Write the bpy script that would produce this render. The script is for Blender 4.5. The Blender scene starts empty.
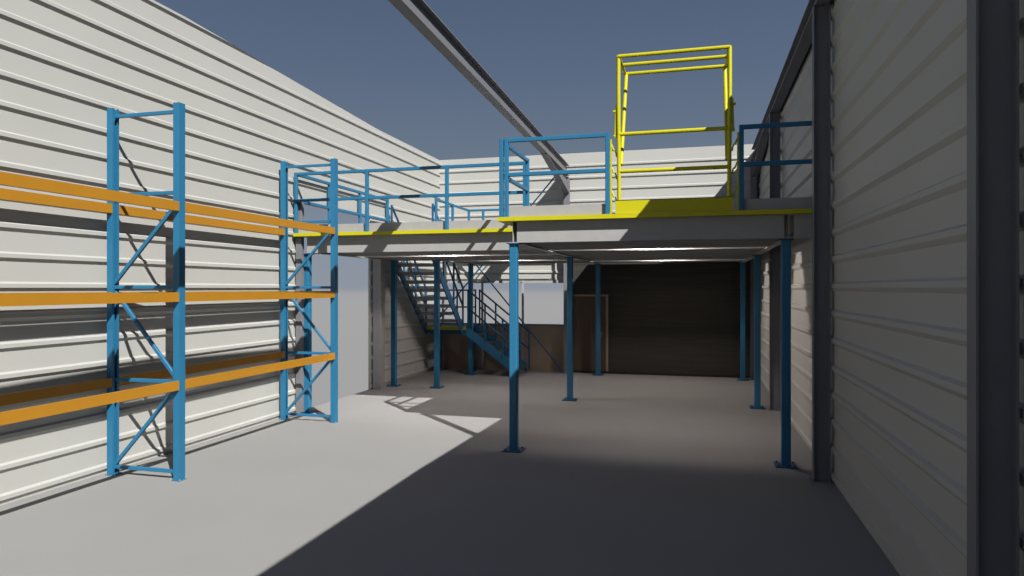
import bpy, bmesh, math
from mathutils import Vector, Matrix

C = bpy.context.scene.collection
EYE = 2.35
YAW = math.radians(15.0)

# ------------------------------------------------------------------ materials
def lin(c):
    c /= 255.0
    return c / 12.92 if c <= 0.04045 else ((c + 0.055) / 1.055) ** 2.4

def mat(name, rgb, rough=0.6, metal=0.0, vary=0.06, scale=3.0, bump=0.0, bscale=60.0, spec=0.3, aniso=None):
    m = bpy.data.materials.new(name)
    m.use_nodes = True
    nt = m.node_tree
    b = nt.nodes['Principled BSDF']
    b.inputs['Roughness'].default_value = rough
    b.inputs['Metallic'].default_value = metal
    b.inputs['Specular IOR Level'].default_value = spec
    geo = nt.nodes.new('ShaderNodeNewGeometry')
    n = nt.nodes.new('ShaderNodeTexNoise')
    n.inputs['Scale'].default_value = scale
    n.inputs['Detail'].default_value = 5
    src = geo.outputs['Position']
    if aniso:
        mp = nt.nodes.new('ShaderNodeMapping')
        mp.inputs['Scale'].default_value = aniso
        nt.links.new(src, mp.inputs['Vector'])
        src = mp.outputs['Vector']
    nt.links.new(src, n.inputs['Vector'])
    r = nt.nodes.new('ShaderNodeValToRGB')
    r.color_ramp.elements[0].position = 0.3
    r.color_ramp.elements[1].position = 0.7
    r.color_ramp.elements[0].color = [c * (1 - vary) for c in rgb] + [1]
    r.color_ramp.elements[1].color = [min(1, c * (1 + vary)) for c in rgb] + [1]
    nt.links.new(n.outputs['Fac'], r.inputs['Fac'])
    nt.links.new(r.outputs['Color'], b.inputs['Base Color'])
    if bump:
        n2 = nt.nodes.new('ShaderNodeTexNoise')
        n2.inputs['Scale'].default_value = bscale
        nt.links.new(geo.outputs['Position'], n2.inputs['Vector'])
        bp = nt.nodes.new('ShaderNodeBump')
        bp.inputs['Strength'].default_value = bump
        bp.inputs['Distance'].default_value = 0.01
        nt.links.new(n2.outputs['Fac'], bp.inputs['Height'])
        nt.links.new(bp.outputs['Normal'], b.inputs['Normal'])
    return m

M = {}
M['clad'] = mat('cream_cladding', (0.3678, 0.3638, 0.3399), 0.55, vary=0.02, scale=0.8, spec=0.25)
M['floor'] = mat('concrete_floor', (0.2277, 0.2236, 0.2169), 0.7, vary=0.025, scale=0.7, bump=0.06, bscale=40, spec=0.2)
M['ground'] = mat('pale_ground', (0.1913, 0.1913, 0.1955), 0.9, vary=0.03, scale=0.2, spec=0.1)
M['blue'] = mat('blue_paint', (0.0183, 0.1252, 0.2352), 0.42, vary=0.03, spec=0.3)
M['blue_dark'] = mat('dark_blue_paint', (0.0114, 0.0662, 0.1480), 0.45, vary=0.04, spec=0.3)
M['orange'] = mat('orange_paint', (0.3427, 0.1571, 0.0125), 0.45, vary=0.03, spec=0.3)
M['yellow'] = mat('yellow_paint', (0.4256, 0.3923, 0.0040), 0.45, vary=0.03, spec=0.3)
M['column'] = mat('grey_column_paint', (0.1430, 0.1430, 0.1538), 0.5, vary=0.05, spec=0.3)
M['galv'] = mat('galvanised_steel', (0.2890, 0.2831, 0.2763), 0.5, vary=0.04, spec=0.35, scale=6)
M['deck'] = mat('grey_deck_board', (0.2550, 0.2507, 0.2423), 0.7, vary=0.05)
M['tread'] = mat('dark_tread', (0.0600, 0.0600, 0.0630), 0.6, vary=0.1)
M['lowwall'] = mat('brown_low_wall', (0.269, 0.208, 0.155), 0.8, vary=0.12, scale=1.5)
M['block'] = mat('dark_board_wall', (0.0342, 0.0315, 0.0266), 0.85, vary=0.2, scale=2.0, aniso=(0.5, 1, 14))
M['door'] = mat('brown_door', (0.0722, 0.0468, 0.0298), 0.6, vary=0.12, aniso=(14, 1, 0.6))
M['skirt'] = mat('black_skirting', (0.0149, 0.0149, 0.0149), 0.6)

# ------------------------------------------------------------------ helpers
def box(bm, x0, x1, y0, y1, z0, z1):
    vs = [bm.verts.new((x, y, z)) for x in (x0, x1) for y in (y0, y1) for z in (z0, z1)]
    for f in ((0, 1, 3, 2), (4, 6, 7, 5), (0, 4, 5, 1), (2, 3, 7, 6), (0, 2, 6, 4), (1, 5, 7, 3)):
        bm.faces.new([vs[i] for i in f])

def frame(p, q, up=(0, 0, 1)):
    d = (q - p).normalized()
    u = Vector(up)
    if abs(d.dot(u)) > 0.99: u = Vector((1, 0, 0))
    s = d.cross(u).normalized()
    return d, s, s.cross(d).normalized()

def prism(bm, poly, p, q, up=(0, 0, 1)):
    """sweep a 2D polygon (side, up) from p to q"""
    p, q = Vector(p), Vector(q)
    d, s, t = frame(p, q, up)
    a = [bm.verts.new(p + s * x + t * y) for x, y in poly]
    b = [bm.verts.new(q + s * x + t * y) for x, y in poly]
    n = len(poly)
    for i in range(n):
        bm.faces.new((a[i], a[(i + 1) % n], b[(i + 1) % n], b[i]))
    bm.faces.new(a[::-1]); bm.faces.new(b)

def bar(bm, p, q, w, h, up=(0, 0, 1), c=0.12):
    x, y = w / 2, h / 2; k = min(w, h) * c
    prism(bm, [(-x + k, -y), (x - k, -y), (x, -y + k), (x, y - k), (x - k, y), (-x + k, y), (-x, y - k), (-x, -y + k)], p, q, up)

def tube(bm, p, q, r, n=12):
    prism(bm, [(r * math.cos(2 * math.pi * i / n), r * math.sin(2 * math.pi * i / n)) for i in range(n)], p, q)

def path(bm, pts, r, n=12):
    for a, b in zip(pts, pts[1:]): tube(bm, a, b, r, n)
    for a in pts[1:-1]: bmesh.ops.create_icosphere(bm, subdivisions=2, radius=r * 1.02, matrix=Matrix.Translation(a))

def ipoly(w, h, tf, tw):
    x, y, t = w / 2, h / 2, tw / 2
    return [(-x, -y), (x, -y), (x, -y + tf), (t, -y + tf), (t, y - tf), (x, y - tf), (x, y), (-x, y), (-x, y - tf), (-t, y - tf), (-t, -y + tf), (-x, -y + tf)]

def cpoly(w, h, t, flip=1):
    # channel: web on the side of -flip, flanges pointing to +flip
    x, y = w / 2, h / 2
    p = [(-x, -y), (x, -y), (x, -y + t * 3), (x - t, -y + t * 3), (x - t, -y + t), (-x + t, -y + t), (-x + t, y - t), (x - t, y - t), (x - t, y - t * 3), (x, y - t * 3), (x, y), (-x, y)]
    return [(flip * a, b) for a, b in p]

def base_of(p):
    v = Vector((0, 0, 0))
    while p: v += Vector(p.location); p = p.parent
    return v

def obj(name, bm, m, parent=None, loc=None):
    bmesh.ops.recalc_face_normals(bm, faces=bm.faces)
    me = bpy.data.meshes.new(name)
    off = base_of(parent)
    o = bpy.data.objects.new(name, me)
    if loc is not None and parent is None:
        o.location = loc; off = Vector(loc)
    bm.transform(Matrix.Translation(-off))
    bm.to_mesh(me); bm.free()
    me.materials.append(M[m])
    C.objects.link(o)
    if parent: o.parent = parent
    return o

def tag(o, label, cat, group=None):
    o['label'] = label; o['category'] = cat
    if group: o['group'] = group
    return o

def thing(name, label, cat, loc=(0, 0, 0), group=None):
    o = bpy.data.objects.new(name, None); C.objects.link(o)
    o['kind'] = 'thing'
    o.location = loc
    return tag(o, label, cat, group)

def struct(name, bm, m, parent=None):
    o = obj(name, bm, m, parent)
    if not parent: o['kind'] = 'structure'
    return o

def new(): return bmesh.new()

def one(name, m, parent, fn, *a, **k):
    bm = new(); fn(bm, *a, **k)
    return obj(name, bm, m, parent)

# ------------------------------------------------------------------ building shell
PITCH = 0.3275
def clad_profile(z0, z1, depth=0.032, root=0.126, crown=0.044, phase=0.0825, back=0.05):
    """(offset towards inside, z) outline of one sheet, closed by a flat outer face"""
    pts = [(0.0, z0)]
    k = math.floor(z0 / PITCH) - 1
    while True:
        c = k * PITCH + phase
        k += 1
        if c - root / 2 <= z0 - 0.02: continue
        if c - root / 2 < z0: pts[0] = (0.0, c - root / 2 - 0.001)
        if c + root / 2 >= z1 - 0.005: break
        pts += [(0.0, c - crown / 2 - 0.041), (depth, c - crown / 2), (depth, c + crown / 2), (0.0, c + crown / 2 + 0.022)]
    pts += [(0.0, z1), (-back, z1), (-back, z0)]
    return pts

def clad(bm, axis, at, sgn, a0, a1, z0, z1, **k):
    prof = clad_profile(z0, z1, **k)
    def P(o, a, z): return (at + sgn * o, a, z) if axis == 'x' else (a, at + sgn * o, z)
    A = [bm.verts.new(P(o, a0, z)) for o, z in prof]
    B = [bm.verts.new(P(o, a1, z)) for o, z in prof]
    n = len(prof)
    for i in range(n): bm.faces.new((A[i], A[(i + 1) % n], B[(i + 1) % n], B[i]))
    bm.faces.new(A[::-1]); bm.faces.new(B)

def cut_top(bm, p, no):
    r = bmesh.ops.bisect_plane(bm, geom=bm.verts[:] + bm.edges[:] + bm.faces[:], plane_co=p, plane_no=no, clear_outer=True)
    es = [e for e in r['geom_cut'] if isinstance(e, bmesh.types.BMEdge)]
    if es: bmesh.ops.contextual_create(bm, geom=es)

XL, XR, YB, YF = -7.24, 1.62, 18.8, -7.0
EAVE = 6.10; RIDGE = 6.32
# floor and outside ground
bm = new(); box(bm, XL - 0.05, XR + 0.05, YF, YB + 0.05, -0.15, 0.0); struct('floor', bm, 'floor')

# left wall with its tall opening
OY0, OY1, OZ = 11.42, 14.41, 3.98
bm = new()
clad(bm, 'x', XL, 1, YF, OY0, 0, 6.6)
clad(bm, 'x', XL, 1, OY1, 14.8, 0, 6.6)
clad(bm, 'x', XL, 1, OY0, OY1, OZ, 6.6)
sl = (RIDGE - EAVE) / (14.8 - 8.4)
cut_top(bm, (0, 14.8, EAVE), (0, sl, 1))
cut_top(bm, (0, 8.4, RIDGE - 0.0), (0, 0, 1))
clad(bm, 'x', XL, 1, 14.8, YB, 0, EAVE)
wl = struct('wall_left', bm, 'clad')

# right wall
bm = new()
clad(bm, 'x', XR, -1, YF, 14.8, 0, 6.6)
cut_top(bm, (0, 14.8, EAVE), (0, sl, 1))
cut_top(bm, (0, 3.2, 6.5), (0, 0, 1))
clad(bm, 'x', XR, -1, 14.8, YB, 0, EAVE)
struct('wall_right', bm, 'clad')

# back wall: cladding above, an unglazed band opening on the left, boarded on the right
WX1 = -3.52
WZ0, WZ1 = 1.29, 2.57
bm = new()
clad(bm, 'y', YB, -1, XL, WX1, WZ1, EAVE, phase=0.18)
clad(bm, 'y', YB, -1, WX1, XR, 3.36, EAVE, phase=0.18)
wb = struct('wall_back', bm, 'clad')
bm = new(); box(bm, XL, WX1, YB, YB + 0.12, 0, WZ0); obj('low_wall', bm, 'lowwall', wb)
bm = new()
z = 0.0
while z < 3.34:
    z2 = min(z + 0.2, 3.36)
    box(bm, WX1, XR, YB, YB + 0.12, z, z2 - 0.008)
    box(bm, WX1, XR, YB + 0.008, YB + 0.11, z2 - 0.008, z2)
    z = z2
obj('boarded_panel', bm, 'block', wb)
# opening frame
bm = new()
box(bm, XL, WX1, YB - 0.03, YB + 0.14, WZ0, WZ0 + 0.04)
w1 = struct('window_1', bm, 'column')
bm = new(); box(bm, XL, WX1, YB - 0.05, YB + 0.10, WZ1 - 0.08, WZ1 - 0.002); obj('window_head', bm, 'galv', w1)
for x in (-4.70, -5.90, -7.10):
    bm = new()
    box(bm, x - 0.028, x + 0.028, YB - 0.10, YB - 0.051, 0.0, WZ1)
    obj('mullion', bm, 'galv', w1)
bm = new(); box(bm, WX1, XR - 0.04, YB - 0.03, YB - 0.001, 0, 0.07); struct('baseboard_back', bm, 'skirt')
# brown door leaf in the boarded wall
bm = new(); box(bm, -3.30, -2.36, YB - 0.035, YB - 0.002, 0.07, 2.12)
d1 = struct('door_1', bm, 'door')
bm = new(); box(bm, -2.36, -2.30, YB - 0.055, YB - 0.002, 0.07, 2.17); box(bm, -3.36, -3.30, YB - 0.055, YB - 0.002, 0.07, 2.17); box(bm, -3.30, -2.36, YB - 0.055, YB - 0.002, 2.12, 2.17)
obj('door_frame', bm, 'lowwall', d1)
bm = new(); box(bm, -2.50, -2.47, YB - 0.085, YB - 0.035, 1.0, 1.15); obj('door_handle', bm, 'column', d1)

# lintel and jamb lining of the left opening
bm = new()
box(bm, XL - 0.055, XL + 0.0, OY0, OY0 + 0.02, 0, OZ); box(bm, XL - 0.055, XL, OY1 - 0.02, OY1, 0, OZ)
box(bm, XL - 0.055, XL, OY0, OY1, OZ - 0.02, OZ)
struct('trim_1', bm, 'clad')
# sloping gable trim behind the top of the left wall
bm = new(); bar(bm, (XL - 0.12, 8.9, RIDGE - 0.03), (XL - 0.12, 2.0, RIDGE + 0.20), 0.10, 0.10)
struct('trim_2', bm, 'galv')

# ------------------------------------------------------------------ portal columns and rafters
def column(name, x, y, top, label, depth=0.2, width=0.10, group=None, tw=0.012):
    bm = new()
    # flanges parallel to the side wall (x is the depth direction)
    prism(bm, ipoly(width, depth, 0.012, tw), (x, y, 0.0), (x, y, top), up=(1, 0, 0))
    return tag(obj(name, bm, 'column', None, (x, y, 0)), label, 'column', group)

def rafter_z(y, z18=5.68, s=0.010, ridge=4.0):
    yy = y if y > ridge else 2 * ridge - y
    return z18 + (18.7 - yy) * s

def column_box(x, y, top, label, name='steel_column', depth=0.2, width=0.11):
    bm = new()
    prism(bm, [(a, b) for a, b in ipoly(depth, width, width * 0.06, depth * 0.06)], (x, y, 0.0), (x, y, top), up=(0, 1, 0))
    return bm

RX = 1.485
for y, lab in ((-1.0, 'dark grey steel column behind the right edge of the view'),
               (4.0, 'large dark grey steel column nearest on the right wall'),
               (9.0, 'dark grey steel column beside the front corner of the mezzanine, on the right wall'),
               (14.0, 'dark grey steel column standing beneath and above the mezzanine deck on the right wall')):
    bm = new()
    top = rafter_z(y) - 0.002
    cx = RX - (0.018 if y == 4.0 else 0)
    prism(bm, ipoly(0.12, 0.19, 0.012, 0.01), (cx, y, 0), (cx, y, top), up=(1, 0, 0))
    if y >= 0:
        t = thing('steel_column', lab, 'column', (RX, y, 0), 'steel columns against the walls')
        obj('column_shaft', bm, 'column', t)
        one('base_plate', 'column', t, box, RX - 0.12, RX + 0.11, y - 0.09, y + 0.09, 0, 0.012)
    else:
        bm.free()

def rafter(x, label, w, h, hx, s=0.028, z18=5.40, colw=0.15):
    """sloping I-section with a tapering haunch at the back wall"""
    t = thing('roof_beam', label, 'roof beam', (x, YB - 0.2, z18), 'steel roof beams')
    ye = YB - 0.24
    def zb(y): return rafter_z(y, z18, s)
    for y0, y1, nm in ((4.0, ye, 'rafter'), (-6.5, 4.0, 'rafter')):
        bm = new()
        prism(bm, ipoly(w, h, 0.014, 0.012), (x, y0, zb(y0) + h / 2), (x, y1, zb(y1) + h / 2))
        obj(nm, bm, 'column', t)
    bm = new()
    y0 = 15.7
    za, zc = zb(y0), zb(ye)
    v = [(y0, za), (ye, zc), (ye, zc - 0.46)]
    A = [bm.verts.new((x - 0.006, a, b)) for a, b in v]; B = [bm.verts.new((x + 0.006, a, b)) for a, b in v]
    for i in range(3): bm.faces.new((A[i], A[(i + 1) % 3], B[(i + 1) % 3], B[i]))
    bm.faces.new(A); bm.faces.new(B[::-1])
    bar(bm, (x, y0, za - 0.007), (x, ye, zc - 0.467), w, 0.014, c=0.0)
    obj('haunch', bm, 'column', t)
    return t
rafter(-3.42, 'long grey steel roof beam crossing the open sky towards the middle of the back wall', 0.16, 0.29, 0.5, s=0.028, z18=5.43)
rafter(RX, 'dark steel roof beam running along the top of the right wall', 0.16, 0.24, 0.5, s=0.010, z18=5.68)

def back_column(x, label, top, w=0.14, d=0.2):
    t = thing('steel_column', label, 'column', (x, YB - 0.14, 0), 'steel columns against the walls')
    bm = new()
    prism(bm, ipoly(w, d, 0.014, 0.012), (x, YB - 0.14, 0), (x, YB - 0.14, top), up=(0, 1, 0))
    obj('column_shaft', bm, 'column', t)
    one('base_plate', 'column', t, box, x - 0.12, x + 0.12, YB - 0.27, YB - 0.035, 0, 0.012)
back_column(-3.43, 'grey steel column at the middle of the back wall, right of the band opening', 5.42)
back_column(RX - 0.02, 'grey steel column in the far right corner by the boarded wall', 5.66)

# left wall columns on both sides of the tall opening
for y, lab, top, cw, dp, mm in ((11.315, 'grey steel column at the near side of the tall opening in the left wall', 3.98, 0.10, 0.12, 'column'),
                    (14.53, 'pale grey steel column at the far side of the tall opening, under the mezzanine', 3.30, 0.22, 0.21, 'galv')):
    t = thing('steel_column', lab, 'column', (XL + 0.16, y, 0), 'steel columns against the walls')
    bm = new(); bar(bm, (XL + 0.037 + dp / 2, y, 0), (XL + 0.037 + dp / 2, y, top), cw, dp, c=0.04, up=(1, 0, 0))
    obj('column_shaft', bm, mm, t)
    one('base_plate', mm, t, box, XL + 0.045, XL + 0.06 + dp, y - cw / 2 - 0.02, y + cw / 2 + 0.02, 0, 0.012)

# crossing wind braces in front of the back wall
for a, b, lab in (((-3.55, YB - 0.30, 0.10), (-7.12, YB - 0.30, 4.32), 'thin blue wind brace rising to the left across the band opening'),
                  ((-7.12, YB - 0.335, 1.50), (-3.55, YB - 0.335, 5.62), 'thin blue wind brace rising to the right behind the mezzanine handrails')):
    t = thing('wind_brace', lab, 'brace', (a[0], a[1], 0), 'crossed wind braces at the back wall')
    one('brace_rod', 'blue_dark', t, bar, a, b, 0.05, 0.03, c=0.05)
    for p, s in ((a, 1), (b, -1)):
        bm = new()
        d = (Vector(b) - Vector(a)).normalized() * 0.1 * s
        bar(bm, Vector(p), Vector(p) + d, 0.10, 0.05)
        obj('end_plate', bm, 'blue_dark', t)

# ------------------------------------------------------------------ pallet rack
RXF, RXR = -6.10, -7.095          # front and rear post centre lines
FY = (3.29, 7.02, 10.74)          # frames
RT = 4.61
PW, PD = 0.09, 0.10               # post size in x and in y
rack = thing('pallet_rack', 'tall blue and orange pallet rack standing along the left wall', 'pallet rack', ((RXF + RXR) / 2, FY[1], 0))
def post_mesh(bm, x, y, s):
    # open channel post, mouth towards the inside of the frame, with a punched-look spine
    w, d, k = PW / 2, PD / 2, 0.008
    pl = [(-w, -d), (w, -d), (w, d), (-w, d), (-w, d - 0.03), (-w + k, d - 0.03), (-w + k, d - k), (w - k, d - k), (w - k, -d + k), (-w + k, -d + k), (-w + k, -d + 0.03), (-w, -d + 0.03)]
    A = [bm.verts.new((x + s * a, y + b, 0.008)) for a, b in pl]; B = [bm.verts.new((x + s * a, y + b, RT)) for a, b in pl]
    n = len(pl)
    for i in range(n): bm.faces.new((A[i], A[(i + 1) % n], B[(i + 1) % n], B[i]))
    bm.faces.new(A[::-1]); bm.faces.new(B)
for y in FY:
    for x, s in ((RXF, 1), (RXR, -1)):
        bm = new(); post_mesh(bm, x, y, s)
        p = obj('upright_post', bm, 'blue', rack)
        bm = new()
        box(bm, x - 0.06, x + 0.06, y - 0.065, y + 0.065, 0, 0.01)
        obj('foot_plate', bm, 'blue', p)
        for sy in (-0.05, 0.05):
            bm = new()
            bmesh.ops.create_cone(bm, cap_ends=True, segments=6, radius1=0.009, radius2=0.009, depth=0.012, matrix=Matrix.Translation((x + 0.052 * s, y + sy, 0.014)))
            obj('anchor_bolt', bm, 'galv', p)
    xa, xb = RXR + 0.035, RXF - 0.035
    for z in (0.10, 1.20, 2.36, 3.52, 4.51):
        bm = new(); bar(bm, (xa, y, z), (xb, y, z), 0.035, 0.045, c=0.1); obj('horizontal_brace', bm, 'blue', rack)
    for za, zc in ((0.13, 1.13), (2.30, 1.24), (2.42, 3.38)):
        bm = new(); bar(bm, (xa, y, za), (xb, y, zc), 0.035, 0.045, c=0.1); obj('diagonal_brace', bm, 'blue', rack)
BZ = (1.165, 2.24, 3.345)
for y0, y1 in zip(FY, FY[1:]):
    for x, s in ((RXF + 0.012, 1), (RXR + 0.010, 1)):
        for z in BZ:
            if s < 0 and z == 2.24: z = 2.215
            bm = new()
            # stepped box beam
            h = 0.0575; f = 0.032 * s
            pl = [(-0.030, -h), (0.032, -h), (0.032, h), (0.0, h), (0.0, h - 0.03), (-0.030, h - 0.03)]
            A = [bm.verts.new((x + a, y0 + PD / 2, z + b)) for a, b in pl]; B = [bm.verts.new((x + a, y1 - PD / 2, z + b)) for a, b in pl]
            n = len(pl)
            for i in range(n): bm.faces.new((A[i], A[(i + 1) % n], B[(i + 1) % n], B[i]))
            bm.faces.new(A[::-1]); bm.faces.new(B)
            b = obj('load_beam', bm, 'orange', rack)

# ------------------------------------------------------------------ mezzanine
DZ = 3.36            # deck top
BT, BB = 3.31, 3.00  # beams top / bottom
FRY = 9.55           # front of the near bay (post line)
XP0, XP1 = -2.53, 1.18
LY = 11.30           # front of the left bay
mezz = thing('mezzanine_floor', 'raised grey steel mezzanine platform on blue posts with a yellow deck edge', 'mezzanine', (XP0, FRY, 0))
posts = [(XP0, FRY), (XP1 - 0.02, FRY + 0.10), (XP0, 14.15), (XP1, 14.15), (XP0, 18.45), (XP1, 18.35),
         (-7.05, LY + 0.13), (-6.98, 15.1), (-5.88, 15.1), (-5.88, 17.62)]
for x, y in posts:
    bm = new(); bar(bm, (x, y, 0.015), (x, y, BB - 0.015), 0.115, 0.115, c=0.08)
    p = obj('support_post', bm, 'blue', mezz)
    bm = new(); box(bm, x - 0.14, x + 0.14, y - 0.14, y + 0.14, 0, 0.018)
    for sx in (-0.1, 0.1):
        for sy in (-0.1, 0.1):
            bmesh.ops.create_cone(bm, cap_ends=True, segments=6, radius1=0.014, radius2=0.014, depth=0.02, matrix=Matrix.Translation((x + sx, y + sy, 0.026)))
    obj('base_plate', bm, 'blue_dark', p)
    bm = new(); box(bm, x - 0.09, x + 0.09, y - 0.09, y + 0.09, BB - 0.018, BB - 0.002); obj('cap_plate', bm, 'blue_dark', p)
# primary beams running in depth
for x, y0, y1 in ((XP0, FRY - 0.06, YB - 0.32), (XP1, FRY - 0.06, YB - 0.32), (-6.93, LY + 0.07, 15.08), (-5.88, 14.9, 17.7)):
    bm = new(); prism(bm, ipoly(0.11, BT - BB, 0.012, 0.009), (x, y0, (BT + BB) / 2), (x, y1, (BT + BB) / 2))
    obj('primary_beam', bm, 'galv', mezz)
# edge beams across
def edge(x0, x1, y, flip):
    bm = new(); prism(bm, cpoly(0.07, BT - BB - 0.004, 0.006, flip), (x0, y, (BT + BB) / 2), (x1, y, (BT + BB) / 2))
    obj('edge_beam', bm, 'galv', mezz)
edge(XP0 + 0.058, XP1 - 0.058, FRY - 0.02, -1)
edge(XP1 + 0.058, XR - 0.05, FRY - 0.02, -1)
edge(-6.98, XP0 - 0.06, LY + 0.03, -1)
edge(-5.82, XP0 - 0.06, 17.66, 1)
edge(-7.02, -5.94, 15.12, 1)
# joists
def joist(x0, x1, y, h=0.295):
    bm = new(); z1 = BT; prism(bm, cpoly(0.06, h, 0.005, -1), (x0, y, z1 - h / 2), (x1, y, z1 - h / 2))
    obj('joist', bm, 'galv', mezz)
JS = 0.4545
y = 11.9 - 4.5 * JS
while y < 18.4:
    joist(XP0 + 0.01, XP1 - 0.01, y); y += JS
y = 11.9 + 0.5 * JS
while y < 17.5:
    joist(-6.93 if y < 15.0 else -5.86, XP0 - 0.01, y); y += JS
# deck boards
bm = new()
NX = 0.11
box(bm, XP0 - 0.06, XR - 0.25, FRY - 0.04 - 0.02, YB - 0.28, BT + 0.001, DZ - 0.004)
box(bm, XR - 0.25, XR - 0.045, FRY - 0.06, 13.9, BT + 0.001, DZ - 0.004)
box(bm, XR - 0.25, XR - 0.045, 14.1, YB - 0.28, BT + 0.001, DZ - 0.004)
obj('deck_panel', bm, 'deck', mezz)
bm = new()
box(bm, -6.99, XP0 - 0.061, LY - 0.03, 15.16, BT + 0.001, DZ - 0.004)
box(bm, -7.19, -6.99, 11.38, 14.40, BT + 0.001, DZ - 0.004)
box(bm, -7.19, -6.99, 14.66, 15.16, BT + 0.001, DZ - 0.004)
obj('deck_panel', bm, 'deck', mezz)
bm = new()
box(bm, -5.95, XP0 - 0.061, 15.161, 17.72, BT + 0.001, DZ - 0.004)
obj('deck_panel', bm, 'deck', mezz)
# yellow edge nosings
def nosing(x0, x1, y0, y1):
    bm = new(); box(bm, x0, x1, y0, y1, DZ - 0.055, DZ + 0.004); obj('edge_nosing', bm, 'yellow', mezz)
nosing(XP0 - 0.20, XR - 0.05, FRY - 0.17, FRY - 0.061)
nosing(-7.19, XP0 - 0.061, LY - 0.14, LY - 0.045)
nosing(XP0 - 0.20, XP0 - 0.061, FRY - 0.0605, LY - 0.141)

# toe boards
def toe(x0, x1, y0, y1, nm='toe_board'):
    bm = new(); box(bm, x0, x1, y0, y1, DZ + 0.004, DZ + 0.16)
    obj(nm, bm, 'galv', mezz)
GX0, GX1 = -1.10, 0.53
YR = FRY - 0.11      # rail line of the near bay
YL = LY - 0.09       # rail line of the left bay
toe(XP0 - 0.11, GX0 - 0.03, YR + 0.03, YR + 0.036)
toe(GX1 + 0.03, XR - 0.06, YR + 0.03, YR + 0.036)
toe(-7.13, XP0 - 0.12, YL + 0.03, YL + 0.036)
toe(XP0 - 0.118, XP0 - 0.112, YR + 0.065, YL - 0.02)
toe(-5.93, XP0 - 0.12, 17.66, 17.666)
toe(-5.92, -5.914, 15.2, 17.6)

# ------------------------------------------------------------------ guardrails
def guardrail(label, pts, posts, cat='guardrail', m='blue', z0=DZ + 0.004, h=1.125, rails=(1.0, 0.54), base=None):
    b = posts[0]
    t = thing('guardrail', label, cat, (b[0], b[1], z0), 'blue guardrails round the mezzanine')
    for x, y in posts:
        bm = new(); bar(bm, (x, y, z0 + 0.006), (x, y, z0 + h), 0.058, 0.058, c=0.1)
        box(bm, x - 0.04, x + 0.04, y - 0.04, y + 0.04, z0, z0 + 0.007)
        obj('rail_post', bm, m, t)
    for k, nm in zip(rails, ('top_rail', 'middle_rail')):
        z = z0 + h * k - (0.0275 if k == 1.0 else 0)
        for a, c in zip(pts, pts[1:]):
            bm = new(); bar(bm, (a[0], a[1], z), (c[0], c[1], z), 0.055, 0.055, c=0.1)
            obj(nm, bm, m, t)
    return t
guardrail('blue guardrail on the near deck edge, left of the yellow pallet gate',
          [(XP0 - 0.08, YR), (GX0 - 0.065, YR)], [(XP0 - 0.08, YR), (GX0 - 0.065, YR)])
guardrail('short blue guardrail running back from the near deck corner to the left section',
          [(XP0 - 0.155, YR), (XP0 - 0.155, YL - 0.2)], [(XP0 - 0.155, YR), (XP0 - 0.155, YL - 0.2)])
guardrail('dark shaded blue guardrail on the near deck edge, right of the yellow pallet gate',
          [(GX1 + 0.06, YR), (XR - 0.06, YR)], [(GX1 + 0.06, YR), (XR - 0.09, YR)])
guardrail('long blue guardrail along the front of the left deck section above the tall opening',
          [(-7.155, YL), (XP0 - 0.21, YL)], [(-7.155, YL), (-5.71, YL), (-4.18, YL), (XP0 - 0.25, YL)])
guardrail('blue guardrail running back along the left wall to the head of the stairs',
          [(-7.15, YL + 0.03), (-7.15, 15.12)], [(-7.15, 12.4), (-7.15, 13.7), (-7.15, 15.1)])
guardrail('blue guardrail beside the stair opening, running back to the rear deck edge',
          [(-5.96, 15.25), (-5.96, 17.6)], [(-5.96, 15.25), (-5.96, 16.4)])
guardrail('blue guardrail along the rear edge of the left deck section',
          [(-5.96, 17.69), (XP0 - 0.16, 17.69)], [(-5.96, 17.69), (-5.55, 17.69), (-4.3, 17.69), (XP0 - 0.2, 17.69)])

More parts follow.
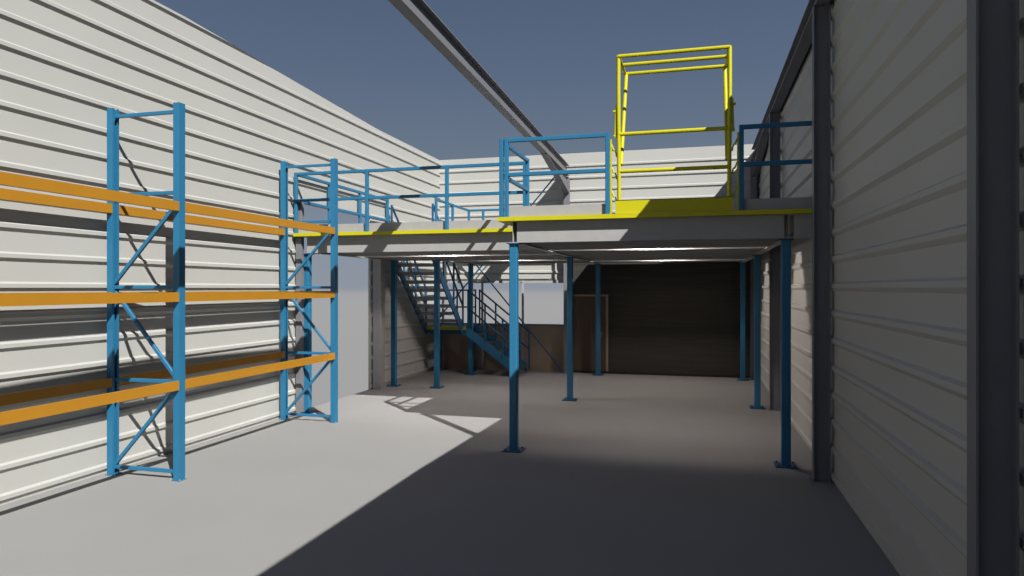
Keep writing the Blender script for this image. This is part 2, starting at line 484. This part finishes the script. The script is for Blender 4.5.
# ------------------------------------------------------------------ pallet gate
gate = thing('pallet_gate', 'bright yellow up-and-over pallet gate on the near edge of the mezzanine', 'pallet gate', ((GX0 + GX1) / 2, YR, DZ + 0.004))
ZD = DZ + 0.004
GY = YR + 0.0
TZ = 5.53; BYY = YR + 0.80
r = 0.027
gl, gr = GX0 + 0.085, GX1 - 0.085
for s, x in ((-1, gl), (1, gr)):
    # front tube of the swinging frame
    bm = new(); path(bm, [Vector((x - s * 0.01, GY, ZD + 0.02)), Vector((x + 0 * s, GY, 5.02)), Vector((x, GY + 0.01, TZ))], r); obj('front_upright', bm, 'yellow', gate)
    # leaning tube to the back bar
    bm = new(); path(bm, [Vector((x - s * 0.03, GY + 0.05, 4.05)), Vector((x - s * 0.03, BYY, TZ))], r); obj('leaning_arm', bm, 'yellow', gate)
    bm = new(); tube(bm, (x, GY, TZ), (x - s * 0.01, BYY, TZ), r); obj('top_arm', bm, 'yellow', gate)
    # pivot stay on the outside
    xo = x + s * 0.045
    bm = new(); bar(bm, (xo, GY + 0.02, 4.42), (x + s * 0.03, GY + 0.02, 4.86), 0.03, 0.03); st = obj('pivot_stay', bm, 'yellow', gate)
    bm = new(); tube(bm, (x - s * 0.03, GY + 0.02, 4.78), (xo + s * 0.03, GY + 0.02, 4.78), 0.02); obj('pivot_pin', bm, 'yellow', st)
    bm = new(); tube(bm, (x - s * 0.03, GY + 0.02, 4.44), (xo + s * 0.02, GY + 0.02, 4.44), 0.02); obj('pivot_pin', bm, 'yellow', st)
    # fixed side post with three guide loops
    xs = x + s * 0.105
    bm = new(); bar(bm, (xs, GY + 0.03, ZD), (xs, GY + 0.03, 4.40), 0.05, 0.024); sp = obj('side_post', bm, 'yellow', gate)
    bm = new(); box(bm, xs - 0.015, xs + 0.015, GY - 0.03, GY + 0.10, ZD, ZD + 0.01); obj('foot_plate', bm, 'yellow', sp)
    for zz in (3.60, 3.93, 4.24):
        bm = new()
        pts = [Vector((xs - s * 0.008, GY + 0.03, zz + 0.09)), Vector((xs - s * 0.035, GY + 0.03, zz + 0.02)), Vector((xs - s * 0.065, GY + 0.03, zz - 0.01)), Vector((xs - s * 0.075, GY + 0.03, zz - 0.08))]
        path(bm, pts, 0.011, 8); obj('guide_hook', bm, 'yellow', sp)
for y_, z_ in ((GY, TZ), (GY + 0.38, TZ), (BYY, TZ)):
    bm = new(); tube(bm, (gl, y_, z_), (gr, y_, z_), r); obj('top_bar', bm, 'yellow', gate)
for z_ in (4.46, 3.95):
    bm = new(); tube(bm, (gl, GY, z_), (gr, GY, z_), r); obj('guard_bar', bm, 'yellow', gate)
bm = new(); box(bm, gl - 0.04, gr + 0.04, GY - 0.030, GY - 0.022, ZD + 0.005, ZD + 0.19)
box(bm, gl - 0.04, gr + 0.04, GY - 0.030, GY - 0.001, ZD + 0.18, ZD + 0.19)
obj('toe_plate', bm, 'yellow', gate)

# ------------------------------------------------------------------ staircase
stairs = thing('staircase', 'dark blue steel staircase turning at a low landing behind the mezzanine posts', 'staircase', (-6.5, 16.3, 0))
LZ = 1.31
SX0, SX1 = -7.10, -6.03
ya, yb = 15.19, 17.40
n = 10
for i in range(1, n):
    z = DZ - (DZ - LZ) * i / n
    y = ya + (yb - ya) * (i - 0.5) / (n - 1)
    bm = new()
    box(bm, SX0 + 0.03, SX1 - 0.03, y - 0.13, y + 0.13, z - 0.03, z)
    box(bm, SX0 + 0.03, SX1 - 0.03, y - 0.13, y - 0.122, z - 0.085, z - 0.03)
    box(bm, SX0 + 0.03, SX1 - 0.03, y + 0.122, y + 0.13, z - 0.07, z - 0.03)
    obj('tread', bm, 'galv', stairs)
def slab(bm, x0, x1, p, q, h, axis='y'):
    (a, za), (b, zb_) = p, q
    def P(s, t, z): return (s, t, z) if axis == 'y' else (t, s, z)
    vs = [bm.verts.new(P(x, t, z)) for x in (x0, x1) for t, z in ((a, za), (b, zb_), (b, zb_ - h), (a, za - h))]
    for f in ((0, 1, 2, 3), (4, 7, 6, 5), (0, 4, 5, 1), (1, 5, 6, 2), (2, 6, 7, 3), (3, 7, 4, 0)): bm.faces.new([vs[i] for i in f])
for x in (SX0, SX1 - 0.03):
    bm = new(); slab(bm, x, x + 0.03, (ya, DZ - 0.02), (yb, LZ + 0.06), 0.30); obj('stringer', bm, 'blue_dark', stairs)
# landing
LX0, LX1, LY0, LY1 = -7.12, -5.95, 17.40, 18.42
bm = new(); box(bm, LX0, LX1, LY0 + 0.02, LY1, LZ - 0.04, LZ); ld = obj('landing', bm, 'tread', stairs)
bm = new(); box(bm, LX0, LX1, LY0 - 0.01, LY0 + 0.02, LZ - 0.09, LZ); obj('landing_edge', bm, 'yellow', ld)
for x, y in ((LX0 + 0.05, LY1 - 0.06), (LX1 - 0.05, LY1 - 0.06)):
    bm = new(); bar(bm, (x, y, 0), (x, y, LZ - 0.04), 0.06, 0.06); obj('landing_leg', bm, 'blue_dark', stairs)
bm = new(); box(bm, LX0, LX1, LY0 + 0.02, LY0 + 0.07, LZ - 0.2, LZ - 0.09); obj('landing_frame', bm, 'blue_dark', stairs)
bm = new(); box(bm, LX0, LX1, LY1 - 0.05, LY1, LZ - 0.2, LZ - 0.04); obj('landing_frame', bm, 'blue_dark', stairs)
# lower flight to the right
xa, xb = LX1, -4.50
n2 = 6
for i in range(1, n2):
    z = LZ - LZ * i / n2
    x = xa + (xb - xa) * (i - 0.5) / (n2 - 1)
    bm = new(); box(bm, x - 0.15, x + 0.15, LY0 + 0.06, LY1 - 0.03, z - 0.03, z); box(bm, x + 0.142, x + 0.15, LY0 + 0.06, LY1 - 0.03, z - 0.06, z - 0.03)
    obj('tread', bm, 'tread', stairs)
for y in (LY0 + 0.03, LY1 - 0.03):
    bm = new(); slab(bm, y, y + 0.03, (xa, LZ + 0.02), (xb, 0.26), 0.26, axis='x'); obj('stringer', bm, 'blue', stairs)
# handrails
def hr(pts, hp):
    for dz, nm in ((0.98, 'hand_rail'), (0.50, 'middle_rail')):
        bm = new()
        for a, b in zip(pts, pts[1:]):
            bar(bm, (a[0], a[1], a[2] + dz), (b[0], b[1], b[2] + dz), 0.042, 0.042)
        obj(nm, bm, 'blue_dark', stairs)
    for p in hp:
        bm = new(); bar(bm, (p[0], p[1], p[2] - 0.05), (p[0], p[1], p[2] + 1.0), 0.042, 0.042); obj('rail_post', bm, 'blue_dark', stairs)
def lerp(a, b, t): return tuple(x + (y - x) * t for x, y in zip(a, b))
for x in (SX0 + 0.01, SX1 - 0.0):
    a, b = (x, ya + 0.02, DZ), (x, yb, LZ + 0.05)
    hr([a, b], [a, lerp(a, b, 0.33), lerp(a, b, 0.67), b])
hr([(LX0 + 0.02, LY0 + 0.05, LZ), (LX0 + 0.02, LY1 - 0.02, LZ), (LX1 - 0.03, LY1 - 0.02, LZ)], [(LX0 + 0.02, LY1 - 0.02, LZ), (LX1 - 0.6, LY1 - 0.02, LZ), (LX1 - 0.05, LY1 - 0.02, LZ)])
for y in (LY0 + 0.02, LY1 + 0.02):
    a, b = (xa + 0.06, y, LZ), (xb + 0.05, y, 0.16)
    hr([a, b], [a, lerp(a, b, 0.33), lerp(a, b, 0.67), b])

# ------------------------------------------------------------------ light
sd = bpy.data.lights.new('sun', 'SUN'); so = bpy.data.objects.new('sun', sd); C.objects.link(so)
sd.energy = 8.25; sd.angle = math.radians(0.3); sd.color = (1.0, 0.985, 0.95)
so.rotation_euler = Vector((1.0, -1.0, 1.28)).to_track_quat('Z', 'Y').to_euler()

def lamp(x, y, z, e, size=0.03, col=(1.0, 0.89, 0.83)):
    l = bpy.data.lights.new('lamp', 'POINT'); o = bpy.data.objects.new('lamp', l); C.objects.link(o)
    l.energy = e; l.color = col; l.shadow_soft_size = size; o.location = (x, y, z)
LE = 180
lamp(-0.7, 11.9, 3.27, LE)
lamp(-0.7, 16.9, 3.27, LE)
lamp(-5.0, 11.9 + 3 * JS, 3.27, LE)
lamp(-4.2, 11.9 + 9 * JS, 3.27, LE * 0.6)

w = bpy.data.worlds.new('sky'); bpy.context.scene.world = w; w.use_nodes = True
nt = w.node_tree; bg = nt.nodes['Background']
tc = nt.nodes.new('ShaderNodeTexCoord'); sx = nt.nodes.new('ShaderNodeSeparateXYZ'); rp = nt.nodes.new('ShaderNodeValToRGB')
mr = nt.nodes.new('ShaderNodeMapRange'); mr.inputs['From Min'].default_value = -1.0
nt.links.new(tc.outputs['Generated'], sx.inputs[0]); nt.links.new(sx.outputs['Z'], mr.inputs['Value']); nt.links.new(mr.outputs['Result'], rp.inputs['Fac']); nt.links.new(rp.outputs['Color'], bg.inputs['Color'])
def rgb(r, g, b): return (lin(r), lin(g), lin(b), 1)
e = rp.color_ramp.elements
e[0].position = 0.0; e[0].color = rgb(150, 150, 151)
e[1].position = 1.0; e[1].color = rgb(32, 52, 106)
for p, c in ((-0.02, (165, 165, 166)), (-0.008, (163, 163, 165)), (-0.002, (142, 149, 160)), (0.04, (138, 147, 160)), (0.18, (106, 120, 138)), (0.30, (90, 106, 130)), (0.42, (78, 94, 120))):
    q = e.new((p + 1) / 2); q.color = rgb(*c)
bg.inputs['Strength'].default_value = 1.0

# ------------------------------------------------------------------ camera
cd = bpy.data.cameras.new('camera'); co = bpy.data.objects.new('camera', cd); C.objects.link(co)
cd.lens = 24.0; cd.sensor_width = 36.0; cd.clip_end = 800
co.location = (0, 0, EYE); co.rotation_euler = (math.radians(90), 0, YAW)
s = bpy.context.scene
s.camera = co
s.view_settings.view_transform = 'Standard'; s.view_settings.look = 'None'
s.view_settings.exposure = 0.0; s.view_settings.gamma = 1.0; s.view_settings.use_curve_mapping = False
